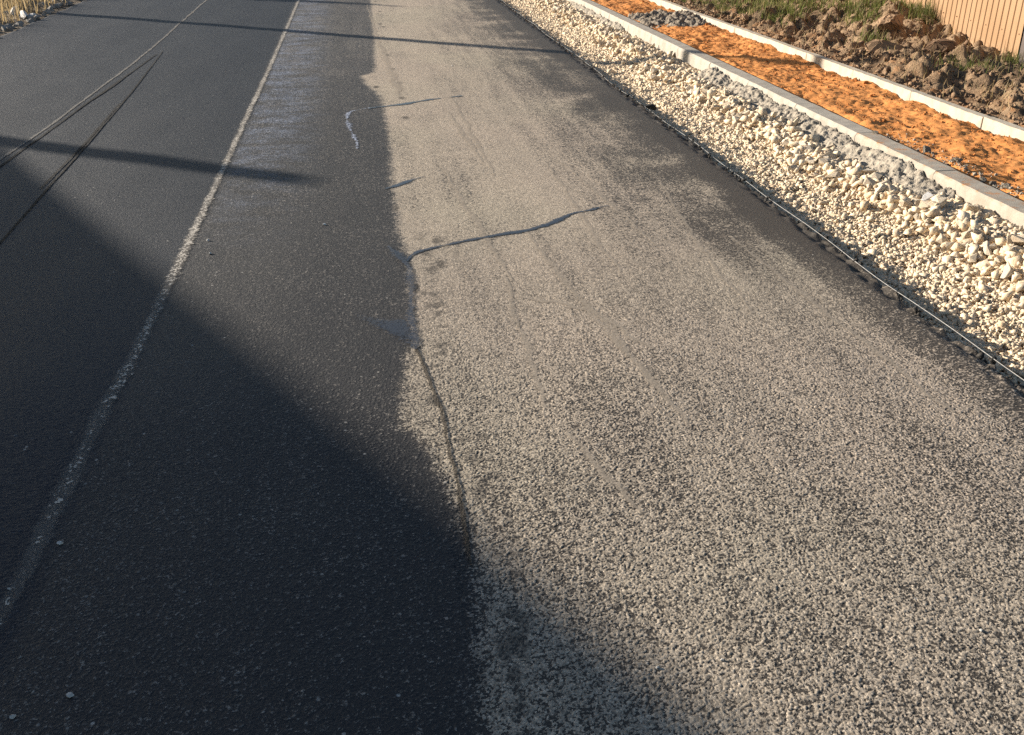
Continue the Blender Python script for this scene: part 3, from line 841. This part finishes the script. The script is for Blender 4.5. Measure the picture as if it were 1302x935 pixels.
# ------------------------------------------------------------------ sand and soil clods
SC = [rock_mesh('sand_clod', 560 + k, 14, M['sandclod'], .65, 1, .09) for k in range(5)]
for k in range(70):
    y = 4.6 + 11 * random.random() ** 1.2
    x = random.choice([random.uniform(3.55, 4.32), random.gauss(4.22, .06)]); x = min(4.32, x)
    s = random.uniform(.010, .026)
    place(SC[k % 5], 'sand_clod', (x, y, float(sand_z(x, y)) + s * .35), s, 'clod of orange sand on the sand bed between the kerbs', 'clod', 'clods on the orange sand')
n = 6000
yy = 4.3 + 14 * rng.random(n); xx = 3.46 + .87 * rng.random(n); s5 = rng.lognormal(math.log(.006), .4, n)
tag(scatter('sand_crumbs', np.stack([xx, yy, sand_z(xx, yy) + s5 * .3], 1), s5, M['sandclod']), 'orange sand crumbs on the sand bed', None, None, 'stuff')
DC = [rock_mesh('soil_clod', 580 + k, 15, M['soilclod'], .75, 1, .11) for k in range(7)]
for k in range(125):
    y = 5.6 + 10 * random.random() ** 1.2
    x = 4.5 + 2.1 * random.random() ** 1.1
    s = random.choice([random.uniform(.015, .04), random.uniform(.02, .065)])
    place(DC[k % 7], 'soil_clod', (x, y, float(soil_z(x, y)) + s * random.uniform(0, .4)), (s * 1.2, s, s * .85), 'brown clod of dug up soil on the bank behind the far kerb', 'clod', 'soil clods on the bank')
for k, (x, y, s, l) in enumerate([(5.60, 9.15, (.20, .16, .13), 'largest reddish brown soil clod in front of the metal fence'), (5.15, 6.75, (.20, .16, .15), 'dark clod of wet soil at the right edge of the picture'),
                                  (5.05, 9.3, (.20, .17, .14), 'rounded brown clod just behind the far kerb'), (5.6, 10.2, (.24, .18, .13), 'broad clod of soil below the grass by the fence')]):
    place(rock_mesh('soil_clod', 600 + k, 26, M['soilclod'], .8, 1, .07), 'soil_clod', (x, y, float(soil_z(x, y)) + .03), s, l, 'clod', None, (.1, .1, k * 1.3))
n = 17000
yy = 5 + 13 * rng.random(n); xx = 4.43 + 2.6 * rng.random(n) ** 1.2; s6 = rng.lognormal(math.log(.011), .45, n)
tag(scatter('soil_crumbs', np.stack([xx, yy, soil_z(xx, yy) + s6 * .3], 1), s6, M['soilclod']), 'loose soil crumbs strewn over the bank', None, None, 'stuff')

# ------------------------------------------------------------------ grass
def blades(name, base, h, mat, label, lean=.5, wid=.004, top=None, flop=None):
    n = len(base)
    az = rng.random(n) * 2 * math.pi
    ln = lean * rng.random(n) ** .8
    d = np.stack([np.cos(az), np.sin(az)], 1)
    sd = np.stack([-d[:, 1], d[:, 0]], 1)
    w = wid * rng.uniform(.6, 1.4, n)
    def pt(t, sgn):
        r = h * ln * t ** 1.8
        z = h * t * (1 - .35 * ln * t)
        ww = w * (1 - t) * sgn
        return np.column_stack([base[:, 0] + d[:, 0] * r + sd[:, 0] * ww, base[:, 1] + d[:, 1] * r + sd[:, 1] * ww, base[:, 2] + z])
    v = np.stack([pt(0, 1), pt(0, -1), pt(.45, 1), pt(.45, -1), pt(.78, 1), pt(.78, -1), pt(1, 1)], 1)
    i = (np.arange(n) * 7)[:, None]
    f = np.concatenate([i + np.array([[0, 1, 3]]), i + np.array([[0, 3, 2]]), i + np.array([[2, 3, 5]]), i + np.array([[2, 5, 4]]), i + np.array([[4, 5, 6]])])
    o = mesh_np(name, v.reshape(-1, 3), f, mat)
    o.data.attributes.new('tint', 'FLOAT', 'POINT').data.foreach_set('value', np.repeat(rng.random(n), 7).astype(np.float32))
    return tag(o, label, None, None, 'stuff')
# green grass on the upper bank toward the fence
n = 70000
xx = 4.8 + 3.6 * rng.random(n); yy = 9.0 + 13 * rng.random(n)
mk = pn(xx * 1.5, yy * 1.2, 140) + .5 * pn(xx * 4, yy * 4, 141) + 1.1 * smooth(9.6, 11.8, yy - .9 * (5.8 - xx)) - .72
k_ = mk > rng.random(n) * .5
xx, yy = xx[k_], yy[k_]
blades('grass', np.column_stack([xx, yy, soil_z(xx, yy) - .01]), rng.uniform(.05, .17, len(xx)) * (1 - .5 * smooth(6.1, 6.5, xx)), M['greengrass'], 'short green and straw coloured grass on the upper bank', .9, .006)
tx = []; ty = []
for cx, cy, r, c in [(6.15, 10.6, .16, 260), (6.0, 8.55, .12, 170), (6.1, 8.2, .2, 200), (6.35, 11.7, .25, 260), (5.3, 8.2, .25, 140), (5.5, 7.3, .22, 120), (5.2, 9.8, .2, 120), (5.85, 7.6, .3, 160)]:
    tx.append(cx + r * rng.normal(size=c) * .6); ty.append(cy + r * rng.normal(size=c) * .6)
tx = np.concatenate(tx); ty = np.concatenate(ty)
blades('grass', np.column_stack([tx, ty, soil_z(tx, ty) - .01]), rng.uniform(.06, .24, len(tx)), M['greengrass'], 'tufts of green grass between clods near the fence', .8, .004)
n = 1500
xx = 4.6 + 2.2 * rng.random(n); yy = 6 + 8 * rng.random(n)
blades('straw', np.column_stack([xx, yy, soil_z(xx, yy)]), rng.uniform(.05, .20, n), M['drygrass'], 'dry roots and straw sticking out of the soil', 1.6, .003)
# dry grass on the left verge
n = 16000
xx = -4.36 - 3.4 * rng.random(n) ** .9; yy = 10 + 13 * rng.random(n)
mk = pn(xx * 1.6, yy * 1.3, 150) + .35 + .5 * smooth(-4.5, -5.2, xx)
k_ = (mk > rng.random(n) * .8) & (yy > 13.9 + .5 * pn(xx * 2, yy * 2, 151) - (xx + 4.3) * .4)
xx, yy = xx[k_], yy[k_]
blades('dry_grass', np.column_stack([xx, yy, verge_z(xx, yy) - .01]), rng.uniform(.12, .50, len(xx)), M['drygrass'], 'tall straw coloured dry grass on the left verge', .7, .005)

VR = [rock_mesh('rubble_stone', 620 + k, 14, M['grey_stone'], .7, 1, .09) for k in range(4)]
WR = [rock_mesh('pale_rubble', 640 + k, 15, M['white_stone'], .6, 1, .12) for k in range(3)]
for k in range(70):
    y = 12.6 + 5.5 * random.random(); x = -4.22 - abs(random.gauss(0, .22))
    s = random.uniform(.025, .09)
    place(VR[k % 4], 'rubble_stone', (x, y, float(verge_z(x, y)) + s * .25), s, 'grey brown lump of rubble along the left edge of the road', 'rubble', 'rubble lumps on the left verge')
for k, (x, y, s, l) in enumerate([(-4.62, 14.95, .14, 'bluish white chunk of rubble farthest left below the dry grass'), (-4.40, 14.72, .15, 'large bluish white chunk of rubble below the dry grass'),
                                  (-4.50, 14.0, .06, 'small whitish chunk of rubble at the left picture edge'), (-4.30, 14.66, .10, 'whitish chunk of rubble nearest the asphalt on the left verge')]):
    place(WR[k % 3], 'rubble_chunk', (x, y, float(verge_z(x, y)) + .05), (s, s * .8, s * .6), l, 'rubble')

# ------------------------------------------------------------------ cord along the road edge
def tube(name, pts, r, mat, sides=6):
    q = catmull(pts, .05)
    d = np.gradient(q, axis=0); d /= np.linalg.norm(d, axis=1)[:, None]
    up = np.array([0, 0, 1.0]); sd = np.cross(d, up); sd /= np.linalg.norm(sd, axis=1)[:, None]; u2 = np.cross(sd, d)
    ring = [q + r * (math.cos(a) * sd + math.sin(a) * u2) for a in np.linspace(0, 2 * math.pi, sides, endpoint=False)]
    v = np.stack(ring, 1).reshape(-1, 3)
    i = np.arange(len(v)).reshape(-1, sides); j = np.roll(i, -1, 1)
    f = np.stack([i[:-1].ravel(), j[:-1].ravel(), j[1:].ravel(), i[1:].ravel()], 1)
    return mesh_np(name, v, f, mat, None, True)
cp = []
for y in np.arange(1.6, 22, .28):
    cp.append((float(ROAD_R + .005 + .03 * pn(y * .7, 0.4, 160) + .010 * pn(y * 2.4, 2.4, 161)), float(y), float(-.004 + .012 * pn(y * 1.1, 7.0, 162) + .012 * smooth(6.5, 4.0, y))))
tag(tube('cord', cp, .0013, M['cord']), 'thin white cord lying along the broken road edge', 'cord')

# ------------------------------------------------------------------ metal fence
fx0, fy0, fang = 6.02, 8.56, math.radians(8)
fence = empty('metal_fence', (fx0, fy0, 0), -fang)
tag(fence, 'peach coloured ribbed sheet metal fence behind the soil bank', 'fence')
def sheet(y0, n):
    pitch_, groove, dep = .115, .017, .011
    prof = []
    for k in range(n):
        a = y0 + k * pitch_
        prof += [(0, a + groove * .5 + .004), (0, a + pitch_ - groove * .5 - .004), (dep, a + pitch_ - groove * .5 + .004), (dep, a + pitch_ + groove * .5 - .004)]
    v = []; zs = [.0, .6, 1.3, 1.95]
    for z in zs: v += [(x, y, z) for x, y in prof]
    m = len(prof); f = []
    for r in range(len(zs) - 1):
        for j in range(m - 1): f.append((r * m + j, r * m + j + 1, (r + 1) * m + j + 1, (r + 1) * m + j))
    # give the sheet a real thickness
    nv = len(v)
    v += [(x + .004, y, z) for x, y, z in v]
    f += [tuple(nv + q for q in reversed(t)) for t in f]
    return v, f
for k in range(12):
    v, f = sheet(.05 + k * 1.15, 10)
    mesh_np('sheet_panel', [(x + (.0045 if k % 2 else 0), y, z) for x, y, z in v], f, M['fence'], fence)
for z in (.35, 1.55):
    bm = bmesh.new(); add_box(bm, .026, .066, .06, 13.85, z, z + .04); bm_obj('rail', bm, M['dark_metal'], fence, .003, 1)
for k in range(6):
    bm = bmesh.new(); add_box(bm, .068, .128, 2.3 * k + 1.2, 2.3 * k + 1.26, -.4, 1.9); bm_obj('post', bm, M['dark_metal'], fence, .004, 1)
bm = bmesh.new()
for k in range(36):
    for z in (.38, 1.57):
        r = bmesh.ops.create_icosphere(bm, subdivisions=1, radius=.007)
        bmesh.ops.translate(bm, verts=r['verts'], vec=(-.002, .05 + .345 * k + .0575, z))
bm_obj('screws', bm, M['fence'], fence)
gp = empty('gate_post', (fx0 - .02, fy0 - .16, 0), -fang)
tag(gp, 'dark brown square gate post at the near end of the metal fence', 'post')
bm = bmesh.new(); add_box(bm, -.02, .14, .0, .165, -.4, 2.1); bm_obj('post_tube', bm, M['dark_metal'], gp, .006, 2)
bm = bmesh.new(); add_box(bm, -.03, .15, -.01, .175, 2.103, 2.13); bm_obj('post_cap', bm, M['dark_metal'], gp, .004, 1)
bm = bmesh.new()
for z in (.3, .62, 1.2, 1.8):
    r = bmesh.ops.create_icosphere(bm, subdivisions=1, radius=.006); bmesh.ops.translate(bm, verts=r['verts'], vec=(-.021, .05, z))
bm_obj('rivets', bm, M['white'], gp)

# ------------------------------------------------------------------ what stands left of the picture and throws the shadows
def cyl_between(name, a, b, r0, r1, mat, parent=None, n=14):
    a = Vector(a); b = Vector(b); d = (b - a)
    bm = bmesh.new()
    bmesh.ops.create_cone(bm, cap_ends=True, segments=n, radius1=r0, radius2=r1, depth=d.length)
    bmesh.ops.transform(bm, verts=bm.verts, matrix=Matrix.Translation((a + b) / 2) @ d.to_track_quat('Z', 'Y').to_matrix().to_4x4())
    o = bm_obj(name, bm, mat, parent)
    for p in o.data.polygons: p.use_smooth = len(p.vertices) == 4
    return o
TAN = math.tan(SUN_EL)
def caster(px, py, bx):
    """height and base of an upright thing at x = bx whose top throws its shadow on (px, py)"""
    L = (px - bx) / sx
    return L * TAN, py - (px - bx) * sy / sx
# utility pole whose thin sharp shadow crosses both lanes, gravel and kerbs
hx = -6.6
by = 15.4 + (-4.11 - hx) * -.733 * -1.0
hh, topy = caster(9.2, by - (9.2 - hx) * .733, hx)
up_ = empty('utility_pole', (hx, by, 0))
tag(up_, 'slim weathered wooden utility pole beside the left verge, casting the long thin shadow', 'utility pole')
ly = topy - by
cyl_between('pole_shaft', (0, -ly * .5 / hh, -.5), (0, ly, hh), .11, .09, M['wood'], up_)
cyl_between('crossarm', (0, ly - .7, hh - .25), (0, ly + .7, hh - .25), .04, .04, M['wood'], up_, 8)
for q in (-.6, 0, .6):
    cyl_between('insulator', (0, ly + q, hh - .21), (0, ly + q, hh - .06), .03, .02, M['white'], up_, 8)
# pole behind the house: soft short shadow in the left lane
h2, y2 = caster(-.52, 6.08, -11.3)
p2_ = empty('utility_pole', (-11.3, y2 - .5, 0))
tag(p2_, 'short thick concrete pole standing in front of the plastered house on the left', 'utility pole')
cyl_between('pole_shaft', (0, 0, -.5), (0, .5, h2), .14, .115, M['concrete_pole'], p2_)
cyl_between('pole_cap', (0, .5, h2 + .002), (0, .5, h2 + .05), .13, .11, M['dark_metal'], p2_)

def house(name, label, wx, depth, yr, half, zr, ze, over, ridge_off=0):
    """gable end faces the road at x = wx; ridge at y = yr, height zr; eaves at yr +- half, height ze"""
    h = empty(name, (wx - depth / 2, yr, 0)); tag(h, label, 'house')
    X0, X1 = -depth / 2 + over, depth / 2 - over
    hw = half - over; slope = (zr - ze) / half
    zw = zr - slope * hw - .16
    bm = bmesh.new()
    prof = [(-hw, -.4), (hw, -.4), (hw, zw), (0, zr - .16), (-hw, zw)]
    a = [bm.verts.new((X0, y, z)) for y, z in prof]; b = [bm.verts.new((X1, y, z)) for y, z in prof]
    bm.faces.new(a[::-1]); bm.faces.new(b)
    for k in range(5): bm.faces.new((a[k], a[(k + 1) % 5], b[(k + 1) % 5], b[k]))
    bmesh.ops.recalc_face_normals(bm, faces=bm.faces[:])
    bm_obj('wall', bm, M['wall'], h)
    bm = bmesh.new()
    prof = [(-half, ze), (0, zr), (half, ze), (half, ze - .12), (0, zr - .15), (-half, ze - .12)]
    a = [bm.verts.new((-depth / 2, y, z)) for y, z in prof]; b = [bm.verts.new((depth / 2, y, z)) for y, z in prof]
    for vv in (a, b):
        bm.faces.new((vv[0], vv[1], vv[4], vv[5])); bm.faces.new((vv[1], vv[2], vv[3], vv[4]))
    for k in range(6): bm.faces.new((a[k], a[(k + 1) % 6], b[(k + 1) % 6], b[k]))
    bmesh.ops.recalc_face_normals(bm, faces=bm.faces[:])
    bm_obj('roof', bm, M['roof'], h)
    for q in (-hw * .5, hw * .5):
        bm = bmesh.new(); add_box(bm, X1 + .002, X1 + .06, q - .6, q + .6, 1.0, 2.3); w = bm_obj('window', bm, M['white'], h, .01, 1)
        for s in (-1, 1):
            bm = bmesh.new(); add_box(bm, X1 + .062, X1 + .07, q + s * .29 - .24, q + s * .29 + .24, 1.08, 2.22); bm_obj('pane', bm, M['glass'], w)
    bm = bmesh.new(); add_box(bm, X1 + .002, X1 + .06, -.5, .5, -.1, 2.1); d = bm_obj('door', bm, M['dark_metal'], h, .01, 1)
    bm = bmesh.new(); add_box(bm, X1 + .062, X1 + .10, .34, .40, .95, 1.1); bm_obj('handle', bm, M['white'], d, .008, 1)
    return h
# roof verge line found from the edge of the big shadow on the road
WX = -12.0
SH = [(-2.44, 7.08), (-1.48, 5.49), (-.57, 3.86), (.16, 2.47), (.63, 1.44)]
pts = []
for px, py in SH:
    z, y = caster(px, py, WX)
    pts.append((y, z))
A = np.array(pts); k1, k0 = np.polyfit(A[:, 0], A[:, 1], 1)
yr, half = 7.2, 7.6
house('house', 'plastered single storey house with a low brown gable roof left of the road', WX, 9.0, yr, half, k0 + k1 * yr, k0 + k1 * (yr + half), .4)
# young spruce beyond the verge: its pointed top throws the shadow at the top of the picture
th, ty_ = caster(.95, 15.45, -9.0)
tr = empty('spruce_tree', (-9.0, ty_, 0))
tag(tr, 'young dark green spruce tree with a pointed top standing beyond the left verge', 'tree')
cyl_between('trunk', (0, 0, -.3), (0, 0, th - .05), .07, .008, M['wood'], tr, 9)
bv = []; bf = []
for lvl in np.arange(.35, th - .08, .10):
    rad = .50 * (th - lvl) * (1 - .1 * random.random())
    nb = 9
    for q in range(nb):
        a = random.random() * 6.283
        L_ = rad * random.uniform(.75, 1.05)
        for t in np.arange(.06, 1.0, max(.035 / max(L_, .04), .05)):
            for sgn in (-1, 1):
                w = (.05 + .13 * (1 - t) * min(1, L_)) * random.uniform(.7, 1.2)
                px, py, pz = math.cos(a) * L_ * t, math.sin(a) * L_ * t, lvl - .22 * L_ * t + random.uniform(-.02, .02)
                b2 = a + sgn * random.uniform(.6, 1.1)
                ex, ey = math.cos(b2) * w, math.sin(b2) * w
                i0 = len(bv)
                bv += [(px, py, pz), (px + ex * .5 - ey * .22, py + ey * .5 + ex * .22, pz + .012), (px + ex, py + ey, pz - .035), (px + ex * .5 + ey * .22, py + ey * .5 - ex * .22, pz - .012)]
                bf.append((i0, i0 + 1, i0 + 2, i0 + 3))
mesh_np('crown', np.array(bv), np.array(bf), M['needles'], tr)
